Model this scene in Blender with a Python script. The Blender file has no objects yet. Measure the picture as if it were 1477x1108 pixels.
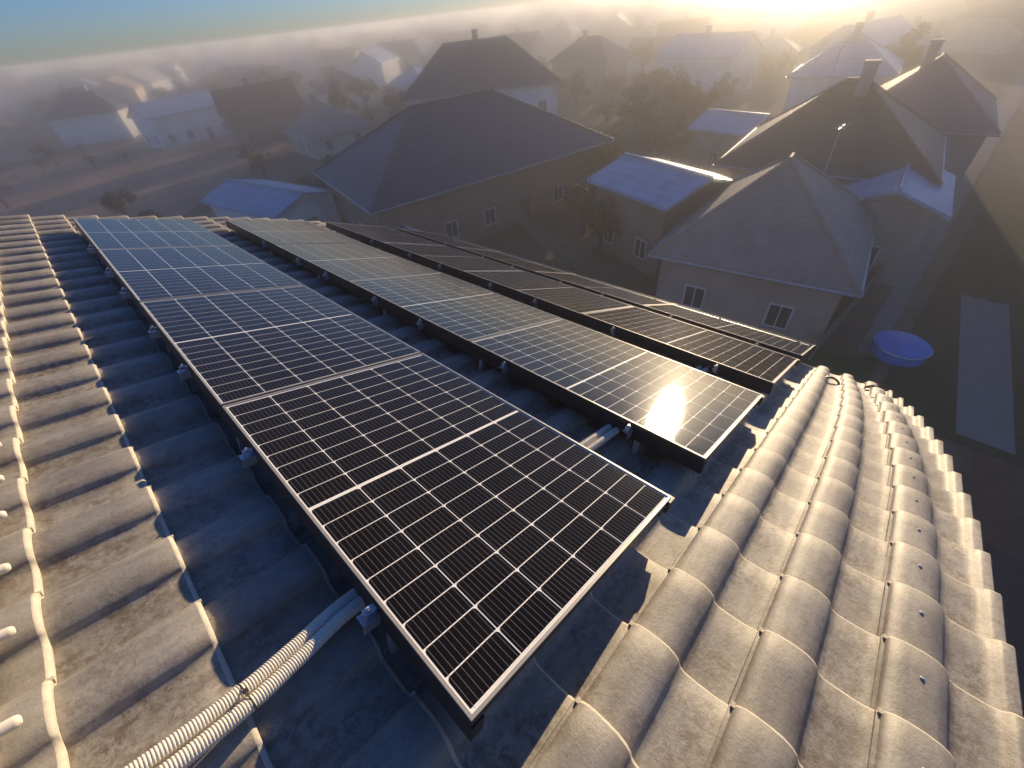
import bpy, bmesh, math, random
from mathutils import Vector, Matrix, noise
random.seed(7)
R = math.radians
SC = bpy.context.scene
COL = SC.collection
U = 1.134                      # metres per unit of the survey (one module width)
HC = 14.0                      # camera height over the terrain beside the house

# ------------------------------------------------------------------ camera, world, sun, exposure
W = Matrix(((0.68164598, -0.53730797,  0.49664767),
            (-0.72620345, -0.41390659,  0.54891701),
            (-0.08937174, -0.73483432, -0.67233267)))
right, down, fwd = W.col[0], W.col[1], W.col[2]
CAM = Vector((0, 0, HC))
cd = bpy.data.cameras.new('camera')
cam = bpy.data.objects.new('camera', cd)
COL.objects.link(cam)
cam.matrix_world = Matrix.Translation(CAM) @ Matrix((right, -down, -fwd)).transposed().to_4x4()
cd.sensor_width = 36.0
cd.lens = 36.0 * 594.372 / 1477
cd.clip_start = 0.05
cd.clip_end = 3000
SC.camera = cam

SUN = Vector((0.95794, 0.24993, 0.14101)).normalized()
SUN_EL = math.asin(SUN.z)
SUN_AZ = math.atan2(SUN.x, SUN.y)      # from +Y towards +X
world = bpy.data.worlds.new('World')
SC.world = world
world.use_nodes = True
wn = world.node_tree.nodes
wl = world.node_tree.links
wn.clear()
sky = wn.new('ShaderNodeTexSky')
sky.sky_type = 'NISHITA'
sky.sun_disc = False
sky.sun_elevation = SUN_EL
sky.sun_rotation = SUN_AZ
sky.air_density = 1.0
sky.dust_density = 0.25
sky.ozone_density = 3.6
bgn = wn.new('ShaderNodeBackground')
bgn.inputs['Strength'].default_value = 0.075
won = wn.new('ShaderNodeOutputWorld')
tint = wn.new('ShaderNodeMix'); tint.data_type = 'RGBA'; tint.blend_type = 'MULTIPLY'
tint.inputs[0].default_value = 1.0; tint.inputs[7].default_value = (.70, .80, 1.24, 1)
wl.new(sky.outputs[0], tint.inputs[6])
wl.new(tint.outputs[2], bgn.inputs[0])
wl.new(bgn.outputs[0], won.inputs[0])

sl = bpy.data.lights.new('sun', 'SUN')
sl.energy = 5.0
sl.angle = R(0.5)
sl.color = (1.0, 0.77, 0.48)
sun = bpy.data.objects.new('sun', sl)
COL.objects.link(sun)
sun.rotation_euler = (-SUN).to_track_quat('-Z', 'Y').to_euler()

SC.view_settings.view_transform = 'Standard'
SC.view_settings.look = 'None'
SC.view_settings.exposure = 0.9
SC.view_settings.gamma = 1.0
SC.view_settings.use_curve_mapping = False
SC.cycles.use_denoising = True
SC.cycles.max_bounces = 40
SC.cycles.volume_bounces = 40
SC.cycles.diffuse_bounces = 4
SC.cycles.glossy_bounces = 4
SC.cycles.transparent_max_bounces = 12
SC.cycles.caustics_reflective = False
SC.cycles.caustics_refractive = False

# ------------------------------------------------------------------ helpers
def tag(o, label=None, cat=None, group=None, kind=None):
    if label: o['label'] = label
    if cat: o['category'] = cat
    if group: o['group'] = group
    if kind: o['kind'] = kind
    return o

def link(name, data, parent=None, M=None):
    o = bpy.data.objects.new(name, data)
    COL.objects.link(o)
    if parent is not None: o.parent = parent
    if M is not None: o.matrix_local = M
    return o

def empty(name, M=None):
    o = link(name, None)
    o.empty_display_size = 0.2
    if M is not None: o.matrix_world = M
    return o

class MB:
    def __init__(s): s.v = []; s.f = []; s.m = []
    def add(s, vs, fs, mi=0):
        b = len(s.v)
        s.v += [tuple(p) for p in vs]
        s.f += [tuple(b + i for i in f) for f in fs]
        s.m += [mi] * len(fs)
    def box(s, x0, x1, y0, y1, z0, z1, mi=0, M=None):
        vs = [Vector((x, y, z)) for z in (z0, z1) for y in (y0, y1) for x in (x0, x1)]
        if M is not None: vs = [M @ p for p in vs]
        s.add(vs, [(0, 2, 3, 1), (4, 5, 7, 6), (0, 1, 5, 4), (2, 6, 7, 3), (0, 4, 6, 2), (1, 3, 7, 5)], mi)
    def prism(s, loop, a, b, mi=0, axis=2, M=None):
        n = len(loop)
        def pt(p, t):
            q = [p[0], p[1]]; q.insert(axis, t); q = Vector(q)
            return M @ q if M is not None else q
        s.add([pt(p, a) for p in loop] + [pt(p, b) for p in loop],
              [tuple(range(n))[::-1], tuple(range(n, 2 * n))] + [(i, (i + 1) % n, n + (i + 1) % n, n + i) for i in range(n)], mi)
    def tube(s, pts, rad, seg=10, mi=0, caps=True):
        pts = [Vector(p) for p in pts]
        n = len(pts)
        rads = rad if isinstance(rad, (list, tuple)) else [rad] * n
        vs = []; up = Vector((0, 0, 1)); prev = None
        for i, p in enumerate(pts):
            t = (pts[min(i + 1, n - 1)] - pts[max(i - 1, 0)]).normalized()
            a = prev - t * prev.dot(t) if prev is not None else t.cross(up if abs(t.z) < .9 else Vector((1, 0, 0)))
            a.normalize(); prev = a; b = t.cross(a)
            for k in range(seg):
                an = 2 * math.pi * k / seg
                vs.append(p + (a * math.cos(an) + b * math.sin(an)) * rads[i])
        fs = []
        for i in range(n - 1):
            for k in range(seg):
                k2 = (k + 1) % seg
                fs.append((i * seg + k, i * seg + k2, (i + 1) * seg + k2, (i + 1) * seg + k))
        if caps: fs += [tuple(range(seg))[::-1], tuple((n - 1) * seg + k for k in range(seg))]
        s.add(vs, fs, mi)
    def mesh(s, name, mats, smooth=None):
        me = bpy.data.meshes.new(name)
        me.from_pydata(s.v, [], s.f)
        for m in (mats if isinstance(mats, (list, tuple)) else [mats]): me.materials.append(m)
        me.polygons.foreach_set('material_index', s.m)
        bm = bmesh.new(); bm.from_mesh(me)
        bmesh.ops.recalc_face_normals(bm, faces=bm.faces)
        bm.to_mesh(me); bm.free()
        if smooth:
            me.shade_smooth()
            me.set_sharp_from_angle(angle=R(smooth))
        me.update()
        return me
    def build(s, name, mats, parent=None, smooth=None, M=None):
        return link(name, s.mesh(name, mats, smooth), parent, M)

# ------------------------------------------------------------------ materials
def mat(name):
    m = bpy.data.materials.new(name); m.use_nodes = True
    nt = m.node_tree
    return m, nt.nodes, nt.links, nt.nodes['Principled BSDF']

def noise_node(N, L, scale, detail=6, rough=.6, coord='Position', stretch=None, dist=0):
    t = N.new('ShaderNodeTexNoise'); t.inputs['Scale'].default_value = scale
    t.inputs['Detail'].default_value = detail; t.inputs['Roughness'].default_value = rough
    t.inputs['Distortion'].default_value = dist
    if coord == 'Position':
        g = N.new('ShaderNodeNewGeometry'); src = g.outputs['Position']
    else:
        g = N.new('ShaderNodeTexCoord'); src = g.outputs[coord]
    if stretch:
        mp = N.new('ShaderNodeMapping'); mp.inputs['Scale'].default_value = stretch
        L.new(src, mp.inputs[0]); src = mp.outputs[0]
    L.new(src, t.inputs['Vector'])
    return t

def ramp(N, L, src, stops):
    r = N.new('ShaderNodeValToRGB'); e = r.color_ramp.elements
    while len(e) < len(stops): e.new(.5)
    for q, (p, c) in zip(e, stops):
        q.position = p; q.color = (c, c, c, 1) if isinstance(c, (int, float)) else (*c, 1)
    L.new(src, r.inputs[0]); return r

def mixc(N, L, f, a, b, mode='MIX'):
    m = N.new('ShaderNodeMix'); m.data_type = 'RGBA'; m.blend_type = mode
    for i, v in ((0, f), (6, a), (7, b)):
        if hasattr(v, 'links'): L.new(v, m.inputs[i])
        elif i == 0: m.inputs[0].default_value = v
        else: m.inputs[i].default_value = (*v, 1)
    return m.outputs[2]

def bump(N, L, B, h, strength, dist):
    b = N.new('ShaderNodeBump'); b.inputs['Strength'].default_value = strength; b.inputs['Distance'].default_value = dist
    L.new(h, b.inputs['Height']); L.new(b.outputs[0], B.inputs['Normal']); return b

def simple(name, col, rough=.6, metal=0, var=.15, scale=6, bmp=0, spec=.5, coord='Position'):
    m, N, L, B = mat(name)
    t = noise_node(N, L, scale, coord=coord)
    c2 = tuple(min(1, x * (1 - var * 1.6)) for x in col); c1 = tuple(min(1, x * (1 + var)) for x in col)
    r = ramp(N, L, t.outputs[0], [(.3, c2), (.7, c1)])
    L.new(r.outputs[0], B.inputs['Base Color'])
    B.inputs['Roughness'].default_value = rough; B.inputs['Metallic'].default_value = metal
    B.inputs['Specular IOR Level'].default_value = spec
    if bmp: bump(N, L, B, t.outputs[0], bmp, .01)
    return m

def tile_material():
    m, N, L, B = mat('concrete_tile')
    big = noise_node(N, L, 2.2, 5, .6)
    mid = noise_node(N, L, 9, 8, .72, dist=.2)
    fine = noise_node(N, L, 90, 6, .7)
    strk = noise_node(N, L, 9, 6, .65, stretch=(.25, 1.6, 1))
    oi = N.new('ShaderNodeObjectInfo')
    base = ramp(N, L, big.outputs[0], [(.25, (.25, .228, .188)), (.75, (.36, .332, .275))]).outputs[0]
    rv = ramp(N, L, oi.outputs['Random'], [(0, .84), (1, 1.1)]).outputs[0]
    base = mixc(N, L, 1.0, base, rv, 'MULTIPLY')
    mot = noise_node(N, L, 30, 10, .78, dist=.25)
    lichen = ramp(N, L, mot.outputs[0], [(.44, 0), (.54, .92)]).outputs[0]
    zone = ramp(N, L, mid.outputs[0], [(.40, .15), (.56, 1)]).outputs[0]
    # dirt gathers in the pans: the object's own height tells crest from pan
    tc = N.new('ShaderNodeTexCoord'); sx = N.new('ShaderNodeSeparateXYZ'); L.new(tc.outputs['Object'], sx.inputs[0])
    pan = ramp(N, L, sx.outputs[2], [(.02, 1), (.09, .25)]).outputs[0]
    k0 = N.new('ShaderNodeMath'); k0.operation = 'MULTIPLY'; L.new(lichen, k0.inputs[0]); L.new(zone, k0.inputs[1])
    k = N.new('ShaderNodeMath'); k.operation = 'MULTIPLY'; L.new(k0.outputs[0], k.inputs[0]); L.new(pan, k.inputs[1])
    base = mixc(N, L, k.outputs[0], base, (.150, .112, .074))
    st2 = ramp(N, L, strk.outputs[0], [(.35, .78), (.65, 1.12)]).outputs[0]
    base = mixc(N, L, 1.0, base, st2, 'MULTIPLY')
    spk = ramp(N, L, fine.outputs[0], [(.30, .62), (.42, 1), (.62, 1), (.75, 1.25)]).outputs[0]
    base = mixc(N, L, 1.0, base, spk, 'MULTIPLY')
    L.new(base, B.inputs['Base Color'])
    B.inputs['Roughness'].default_value = .60
    B.inputs['IOR'].default_value = 1.75
    ad = N.new('ShaderNodeMath'); ad.operation = 'MULTIPLY_ADD'  # relief
    L.new(mid.outputs[0], ad.inputs[0]); ad.inputs[1].default_value = 1.5; L.new(fine.outputs[0], ad.inputs[2])
    bump(N, L, B, ad.outputs[0], .35, .004)
    return m

M_TILE = tile_material()
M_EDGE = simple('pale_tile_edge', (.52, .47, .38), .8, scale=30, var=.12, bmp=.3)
M_SHEET = simple('white_backsheet', (.86, .86, .84), .6, scale=3, var=.04, spec=.1)
M_FRAME = simple('black_anodised_aluminium', (.035, .034, .034), .42, 0, scale=8, var=.1, spec=.25)
M_LIP = simple('anodised_frame_lip', (.26, .25, .235), .40, 0, scale=8, var=.1)
M_LIP.node_tree.nodes['Principled BSDF'].inputs['IOR'].default_value = 1.7
M_ALU = simple('mill_aluminium', (.55, .56, .58), .38, .85, scale=12, var=.12)
M_GALV = simple('galvanised_steel', (.55, .57, .6), .42, .7, scale=40, var=.15)
M_BUS = simple('silver_busbar', (.30, .29, .28), .6, .0, scale=5, var=.05, spec=.1)
M_RIB = simple('tinned_ribbon', (.80, .80, .78), .6, 0, scale=5, var=.05, spec=.1)
M_BLACK = simple('black_rubber', (.02, .02, .022), .5, scale=20, var=.2)
M_COND = simple('white_conduit', (.68, .63, .52), .5, scale=14, var=.06)
M_DECK = simple('dark_underlay', (.05, .05, .05), .9)
M_ZINC = simple('zinc_gutter', (.42, .43, .43), .45, .6, scale=4, var=.2)

def cell_material():
    m, N, L, B = mat('silicon_cell')
    g = N.new('ShaderNodeNewGeometry')
    t = noise_node(N, L, 1.2, 3)
    r = ramp(N, L, t.outputs[0], [(.3, (.0045, .004, .0045)), (.7, (.008, .0068, .0066))])
    L.new(r.outputs[0], B.inputs['Base Color'])
    B.inputs['Roughness'].default_value = .6
    B.inputs['Specular IOR Level'].default_value = .0
    return m
M_CELL = cell_material()

def glass_material():
    m = bpy.data.materials.new('module_glass'); m.use_nodes = True
    N = m.node_tree.nodes; L = m.node_tree.links
    N.clear()
    out = N.new('ShaderNodeOutputMaterial')
    tr = N.new('ShaderNodeBsdfTransparent')
    g1 = N.new('ShaderNodeBsdfGlossy'); g1.distribution = 'GGX'; g1.inputs['Roughness'].default_value = .034
    g2 = N.new('ShaderNodeBsdfGlossy'); g2.inputs['Roughness'].default_value = .24
    lw = N.new('ShaderNodeLayerWeight'); lw.inputs['Blend'].default_value = .5
    pw = N.new('ShaderNodeMath'); pw.operation = 'POWER'; pw.inputs[1].default_value = 5; L.new(lw.outputs['Facing'], pw.inputs[0])
    fr = N.new('ShaderNodeMath'); fr.operation = 'MULTIPLY_ADD'; fr.inputs[1].default_value = .97; fr.inputs[2].default_value = .014; L.new(pw.outputs[0], fr.inputs[0])
    t = noise_node(N, L, 420, 3, .6)
    t2 = noise_node(N, L, 3.0, 8, .7)
    b = N.new('ShaderNodeBump'); b.inputs['Strength'].default_value = .14; b.inputs['Distance'].default_value = .001
    L.new(t.outputs[0], b.inputs['Height'])
    L.new(b.outputs[0], g1.inputs['Normal'])
    mg = N.new('ShaderNodeMixShader'); mg.inputs[0].default_value = .04
    L.new(g1.outputs[0], mg.inputs[1]); L.new(g2.outputs[0], mg.inputs[2])
    df = N.new('ShaderNodeBsdfDiffuse'); df.inputs['Color'].default_value = (.45, .42, .38, 1)
    dr = ramp(N, L, t2.outputs[0], [(.45, .001), (.64, .005), (.78, .022)])
    md = N.new('ShaderNodeMixShader'); L.new(dr.outputs[0], md.inputs[0]); L.new(tr.outputs[0], md.inputs[1]); L.new(df.outputs[0], md.inputs[2])
    mx = N.new('ShaderNodeMixShader')
    L.new(fr.outputs[0], mx.inputs[0]); L.new(md.outputs[0], mx.inputs[1]); L.new(mg.outputs[0], mx.inputs[2])
    L.new(mx.outputs[0], out.inputs[0])
    return m
M_GLASS = glass_material()

# ------------------------------------------------------------------ roof geometry (metres, in the roof frame)
D1 = Vector((0.94549906, 0.0, -0.32562483)).normalized()     # down the slope
D2 = Vector((-0.00805242, 0.99969419, -0.02338138)).normalized()   # along the eave
NN = D1.cross(D2).normalized()                                # off the roof
CURV = R(2.6) / U                               # the slope steepens towards the eave
S0 = 1.8 * U
def tilt(s): return CURV * max(0.0, s - S0)
def prof(s):                                     # (along D1, drop) at arc length s
    if s <= S0: return s, 0.0
    a = tilt(s)
    return S0 + math.sin(a) / CURV, (1 - math.cos(a)) / CURV
def squeeze(s): return 1 - .33 * max(0.0, min(1.25, (s / U - 1.5) / 3.6)) ** 3
def roof_frame(s, v, h):
    """matrix at arc length s, across v, h metres below the camera along the normal"""
    x, d = prof(s)
    a = tilt(s)
    ex = D1 * math.cos(a) - NN * math.sin(a)
    ez = D1 * math.sin(a) + NN * math.cos(a)
    p = CAM + D1 * x - NN * (d + 0) + D2 * v - ez * h
    return Matrix(((ex.x, D2.x, ez.x, p.x), (ex.y, D2.y, ez.y, p.y), (ex.z, D2.z, ez.z, p.z), (0, 0, 0, 1)))
HT = 1.17 * U + .033                             # pan level below the camera
GAUGE = .2849 * U
COVER = .2935 * U
SB = .043 * U                                    # a butt line
VB = -.139 * U                                   # an interlock line
def vmap(v, s):
    v0 = .1 * U
    return v if v > v0 else v0 + (v - v0) * squeeze(s)

house = empty('house', Matrix.Translation((CAM.x + 2.5, 2.5, 0)))
tag(house, 'house under the camera with wavy weathered concrete roof tiles carrying the solar panels', 'house')
HI = house.matrix_world.inverted()

# --- one tile
def roof_z(w):                                    # profile of a tile across its cover width, w from the high-v side
    w = w / COVER
    pts = [(0, .017), (.030, .018), (.042, .034), (.07, .042), (.11, .048), (.17, .052), (.30, .054), (.40, .051), (.47, .043),
           (.520, .030), (.548, .012), (.575, .004), (.62, .001), (.72, 0), (.84, .001), (.93, .004), (.965, .008), (1.0, .010)]
    for (a, za), (b, zb) in zip(pts, pts[1:]):
        if w <= b: 
            t = (w - a) / (b - a); return za + (zb - za) * t
    return pts[-1][1]
WS = [0, .030, .036, .042, .055, .075, .11, .14, .165, .20, .25, .30, .35, .40, .44, .475, .50, .52, .53, .54, .56, .60, .62, .67, .72, .78, .84, .89, .93, .965, 1.0]
TH = .034
def tile_mesh(name, verge=False):
    mb = MB()
    prof_ = [(-w * COVER, roof_z(w * COVER)) for w in WS]
    if verge:
        y = -COVER + .004
        prof_ = prof_[:-3] + [(y + .014, .010), (y + .004, .024), (y - .008, .028), (y - .036, .029), (y - .040, .026)]
    n = len(prof_)
    raise_ = .035
    Lf = 0.0; Lb = -(GAUGE + .055)
    def zz(x, z): return z + raise_ * (1 + x / GAUGE)
    rows = [(Lb, 0, 0), (-GAUGE * .66, 0, 0), (-GAUGE * .33, 0, 0), (Lf - .013, 0, 0), (Lf - .006, .003, 0), (Lf, .012, 0)]
    vs = []
    for x, dz, _ in rows:
        for y, z in prof_: vs.append((x, y, zz(x, z) - dz))
    base = len(vs)
    for x in (Lf - .001, Lb):
        for y, z in prof_: vs.append((x, y, zz(x, z) - TH))
    fs = []; 
    nr = len(rows)
    for r in range(nr - 1):
        for i in range(n - 1): fs.append((r * n + i, r * n + i + 1, (r + 1) * n + i + 1, (r + 1) * n + i))
    mb.add(vs, fs, 0)
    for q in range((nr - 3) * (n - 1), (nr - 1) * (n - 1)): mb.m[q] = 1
    fr = []
    for i in range(n - 1): fr.append(((nr - 1) * n + i, (nr - 1) * n + i + 1, base + i + 1, base + i))
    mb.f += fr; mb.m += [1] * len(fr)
    un = [(base + i, base + i + 1, base + n + i + 1, base + n + i) for i in range(n - 1)]
    mb.f += un; mb.m += [0] * len(un)
    # sides
    for i in (0, n - 1):
        for r in range(nr - 1):
            pass
        f = [r * n + i for r in range(nr)] + [base + i, base + n + i]
        mb.f.append(tuple(f)); mb.m.append(1 if verge and i else 0)
    if verge:
        y = -COVER - .036
        mb.box(Lb + .03, -.006, y + .001, y + .016, -.10, .0245, 0)
    # little interlock nib at the butt corner
    mb.box(-.014, .004, -.012, -.002, zz(0, .017) - .012, zz(0, .017) + .006, 1)
    return mb.mesh(name, [M_TILE, M_EDGE], smooth=38)

me_tile = tile_mesh('roof_tile')
me_verge = tile_mesh('verge_tile', True)
# screw head for the verge column
mb = MB()
mb.tube([(0, 0, -.004), (0, 0, .003), (0, 0, .006)], [.007, .007, .004], 8)
me_screw = mb.mesh('screw', M_GALV, smooth=40)

ROWS = [(.338, -1.0, 0.0), (1.707, -1.005, .8), (2.998, -1.025, 4.4), (4.22, -1.125, 7.0)]
def covered(P):                                   # P relative to the camera in (d1, d2, n): is it under a module row?
    for (x0, z0, a) in ROWS:
        a = R(a); ex = (math.cos(a), -math.sin(a)); nz = (math.sin(a), math.cos(a))
        o = (x0 * U, z0 * U)
        den = P[0] * nz[0] + P[2] * nz[1]
        if den >= 0: continue
        t = (o[0] * nz[0] + o[1] * nz[1]) / den
        if t >= 1 or t <= 0: continue
        q = ((P[0] * t - o[0]) * ex[0] + (P[2] * t - o[1]) * ex[1], P[1] * t)
        if -.0 < q[0] < 1.134 and .3 < q[1] < 7.2: return True
    return False

tiles = []
NC0, NC1 = -1, 30
for k in range(-7, 19):                           # courses, butt line at SB + k*GAUGE
    s = SB + k * GAUGE
    for c in range(-2, 27):                       # columns, interlock at VB + c*COVER
        v = VB + (c + 1 - 1) * COVER
        if c < -1: continue
        tiles.append((k, c, s, v))
far = MB()
cand = []
for (k, c, s, v) in tiles:
    sm = s - GAUGE / 2
    sc = squeeze(s) if v <= .1 * U + COVER * .3 and v - COVER < .1 * U else 1.0
    vv = vmap(v, s)
    width = COVER * (squeeze(s) if v < .1 * U else 1.0)
    if v >= .1 * U and v - COVER < .1 * U: width = v - vmap(v - COVER, s)
    M = roof_frame(s, vv, HT)
    # the tile lies back from its butt: use the slope at its middle
    Mm = roof_frame(sm, vv, HT)
    M = Matrix.Translation(M.to_translation()) @ Mm.to_3x3().to_4x4()
    ctr = M @ Vector((-GAUGE / 2, -width / 2, .03)) - CAM
    P = (ctr.dot(D1), ctr.dot(D2), ctr.dot(NN))
    hid = covered(P) and covered((P[0] - .1, P[1], P[2])) and covered((P[0] + .1, P[1], P[2]))
    z = ctr.dot(fwd)
    px = (738.5 + 594 * ctr.dot(right) / z, 554 + 594 * ctr.dot(down) / z) if z > .1 else (-9999, 0)
    vis = -60 < px[0] < 1540 and 250 < px[1] < 1190
    size = (1 / ctr.length) if vis and not hid else 0
    cand.append((size, k, c, s, v, M, width))
cand.sort(key=lambda q: -q[0])
N_T = 0
def jitter(rnd):
    return Matrix.Translation((rnd.uniform(-.002, .002), rnd.uniform(-.0012, .0012), rnd.uniform(-.0008, .0014))) @ \
        Matrix.Rotation(R(rnd.uniform(-.25, .25)), 4, 'Z') @ Matrix.Rotation(R(rnd.uniform(-.25, .25)), 4, 'X')
LASTC = -1
for (size, k, c, s, v, M, width) in cand:
    rnd = random.Random(k * 97 + c)
    # column c spans v .. v-COVER ; the outermost column is c == LASTC
    if c < LASTC: continue
    verge = (c == LASTC)
    me = me_verge if verge else me_tile
    MM = M @ jitter(rnd) @ Matrix.Diagonal((1, width / COVER, 1, 1))
    if size > 0 and N_T < 298:
        o = link('verge_tile' if verge else 'roof_tile', me, house, HI @ MM)
        N_T += 1
        if verge:
            link('screw', me_screw, o, Matrix.Translation((-.12, -.30 * COVER,   .052 + .035 * (1 - .12 / GAUGE) + .001)))
    else:
        b = len(far.v)
        far.v += [tuple(MM @ q.co) for q in me.vertices]
        far.f += [tuple(b + i for i in p.vertices) for p in me.polygons]
        far.m += [p.material_index for p in me.polygons]
o = link('tile_field', far.mesh('tile_field', [M_TILE, M_EDGE], smooth=38), house, HI)
tag(o, kind='stuff')

# deck under the tiles, walls, gutter
mb = MB()
ss = [-2.4 + i * .45 for i in range(19)]
ss = [q for q in ss if q < 5.8] + [5.80]
V_HI = VB + 26 * COVER
def vlo(s): return vmap(VB - 2 * COVER, s) + .0
vs = []
for q in ss:
    for (v, h) in ((V_HI, .03), (vlo(q) + .02, .03), (vlo(q) + .02, .16), (V_HI, .16)):
        vs.append(roof_frame(q, v, HT + h).to_translation())
fs = []
for i in range(len(ss) - 1):
    for j in range(4):
        fs.append((i * 4 + j, i * 4 + (j + 1) % 4, (i + 1) * 4 + (j + 1) % 4, (i + 1) * 4 + j))
fs += [(0, 1, 2, 3), tuple(len(vs) - 4 + j for j in (3, 2, 1, 0))]
mb.add(vs, fs)
mb.build('roof_deck', M_DECK, house, M=HI)

M_WALL = simple('render_wall', (.45, .40, .33), .85, scale=3, bmp=.2)
eave = roof_frame(5.85, 0, HT).to_translation()
mb = MB()
mb.box(-6.0, eave.x - .75, .0, V_HI - .3, -1, eave.z - .12)
mb.build('wall', M_WALL, house, M=HI)
mb = MB()                                         # gable end below the verge, stepped back
mb.prism([(-6.0, eave.z - .2), (eave.x - .75, eave.z - .2), (eave.x - .75, eave.z - .02), (-2.3, CAM.z - 1.05)], .02, .30, axis=1)
mb.build('gable', M_WALL, house, M=HI)
# half round gutter
g = MB()
ex = eave + Vector((.075, 0, -.055))
prof_g = [(math.cos(a) * .07, math.sin(a) * .07) for a in [math.pi + i * math.pi / 10 for i in range(11)]]
loop = [(ex.x + p[0], ex.z + p[1]) for p in prof_g] + [(ex.x + p[0] * .95, ex.z + p[1] * .95) for p in prof_g[::-1]]
ya, yb = vmap(VB - 2 * COVER, 5.8), V_HI
vs = [(p[0], y, p[1]) for y in (ya, yb) for p in loop]
n = len(loop)
g.add(vs, [(i, (i + 1) % n, n + (i + 1) % n, n + i) for i in range(n)] + [tuple(range(11)), tuple(n + i for i in range(11))])
g.build('gutter', M_ZINC, house, smooth=40, M=HI)

# ------------------------------------------------------------------ solar modules
PW, PL, FH = 1.134, 1.722, .035
CW, CH = .1803, .0889
def module_meshes():
    fr = MB()
    lip = .0095
    a, b = PW, PL
    for (x0, x1, y0, y1) in ((0, lip, 0, b), (a - lip, a, 0, b), (lip, a - lip, 0, lip), (lip, a - lip, b - lip, b)):
        fr.box(x0, x1, y0, y1, -.0065, 0, 1)
    t = .0022
    for (x0, x1, y0, y1) in ((0, t, 0, b), (a - t, a, 0, b), (t, a - t, 0, t), (t, a - t, b - t, b)):
        fr.box(x0, x1, y0, y1, -FH, -.0065)
    for (x0, x1, y0, y1) in ((t, .028, t, b - t), (a - .028, a - t, t, b - t)):
        fr.box(x0, x1, y0, y1, -FH, -FH + .002)
    frame = fr.mesh('frame', [M_FRAME, M_LIP])
    sh = MB(); sh.box(.003, a - .003, .003, b - .003, -.0062, -.0052)
    sheet = sh.mesh('backsheet', M_SHEET)
    gl = MB(); gl.add([(.0085, .0085, -.0018), (a - .0085, .0085, -.0018), (a - .0085, b - .0085, -.0018), (.0085, b - .0085, -.0018)], [(0, 1, 2, 3)])
    glass = gl.mesh('glass', M_GLASS)
    r = .011
    def cell_loop():
        pts = [(0, 0), (CW, 0)]
        for q in range(4):
            an = q * math.pi / 6; pts.append((CW - r + r * math.cos(an), CH - r + r * math.sin(an)))
        for q in range(4):
            an = math.pi / 2 + q * math.pi / 6; pts.append((r + r * math.cos(an), CH - r + r * math.sin(an)))
        return pts
    ce = MB(); ce.prism(cell_loop(), -.0051, -.0047)
    cell = ce.mesh('solar_cell', M_CELL)
    gx = (PW - 2 * .0105 - 6 * CW) / 7 * .9
    mx = (PW - 6 * CW - 5 * gx) / 2
    gy = .0040; mid = .016
    my = (PL - 18 * CH - 16 * gy - mid) / 2
    pos = []
    for j in range(18):
        y = my + j * (CH + gy) + (mid - gy if j >= 9 else 0)
        for i in range(6): pos.append((mx + i * (CW + gx), y))
    grid = MB()
    for (x, y) in pos: grid.prism([(p[0] + x, p[1] + y) for p in cell_loop()], -.0051, -.0047)
    cells = grid.mesh('cell_grid', M_CELL)
    bb = MB()
    h = 9 * CH + 8 * gy
    for i in range(6):
        for q in range(10):
            x = mx + i * (CW + gx) + CW * (q + .5) / 10
            for y0 in (my, my + h + mid): bb.box(x - .00032, x + .00032, y0 - .002, y0 + h + .002, -.0046, -.0044)
    bus = bb.mesh('busbars', M_BUS)
    mr = MB()
    for y in (my - .006, PL / 2 - .002, PL - my + .003): mr.box(mx + .01, PW - mx - .01, y, y + .0035, -.0050, -.0045)
    ribbon = mr.mesh('ribbon', M_RIB)
    return frame, sheet, glass, cell, cells, bus, ribbon, pos
FR, SH, GL, CE, CG, BU, RI, POS = module_meshes()

def row_matrix(r, v):
    x0, z0, a = ROWS[r]; a = R(a)
    ex = D1 * math.cos(a) - NN * math.sin(a)
    ez = D1 * math.sin(a) + NN * math.cos(a)
    p = CAM + D1 * x0 * U + NN * z0 * U + D2 * v
    return Matrix(((ex.x, D2.x, ez.x, p.x), (ex.y, D2.y, ez.y, p.y), (ex.z, D2.z, ez.z, p.z), (0, 0, 0, 1)))
V0 = .261 * U
PITCH = 1.534 * U
PL_S = 1.0
ROWN = ['first row from the shaded tiles', 'second row', 'third row', 'fourth row by the eave']
PLAB = {
 (0, 0): 'large black solar panel nearest the camera with crisp silver cell grid',
 (0, 1): 'dark blue solar panel directly behind the nearest one in the leftmost row',
 (0, 2): 'light blue solar panel third from the near end of the leftmost row',
 (0, 3): 'pale sky blue solar panel at the far end of the leftmost row',
 (1, 0): 'solar panel with the dazzling sun reflection on its near corner',
 (1, 1): 'greyish solar panel just behind the one with the sun reflection',
 (1, 2): 'grey solar panel third from the near end of the second row',
 (1, 3): 'dark grey solar panel at the far end of the second row',
 (2, 0): 'brownish black solar panel at the near end of the third row',
 (2, 1): 'dark solar panel second from the near end of the third row',
 (2, 2): 'dark foreshortened solar panel third from the near end of the third row',
 (2, 3): 'dark solar panel at the far end of the third row',
 (3, 0): 'narrow looking solar panel at the near end of the row beside the eave',
 (3, 1): 'foreshortened solar panel second from the near end of the eave row',
 (3, 2): 'foreshortened solar panel third from the near end of the eave row',
 (3, 3): 'solar panel at the far end of the eave row'}
NEARP = {(0, 0), (0, 1), (0, 2), (1, 0), (1, 1), (2, 0)}
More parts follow.
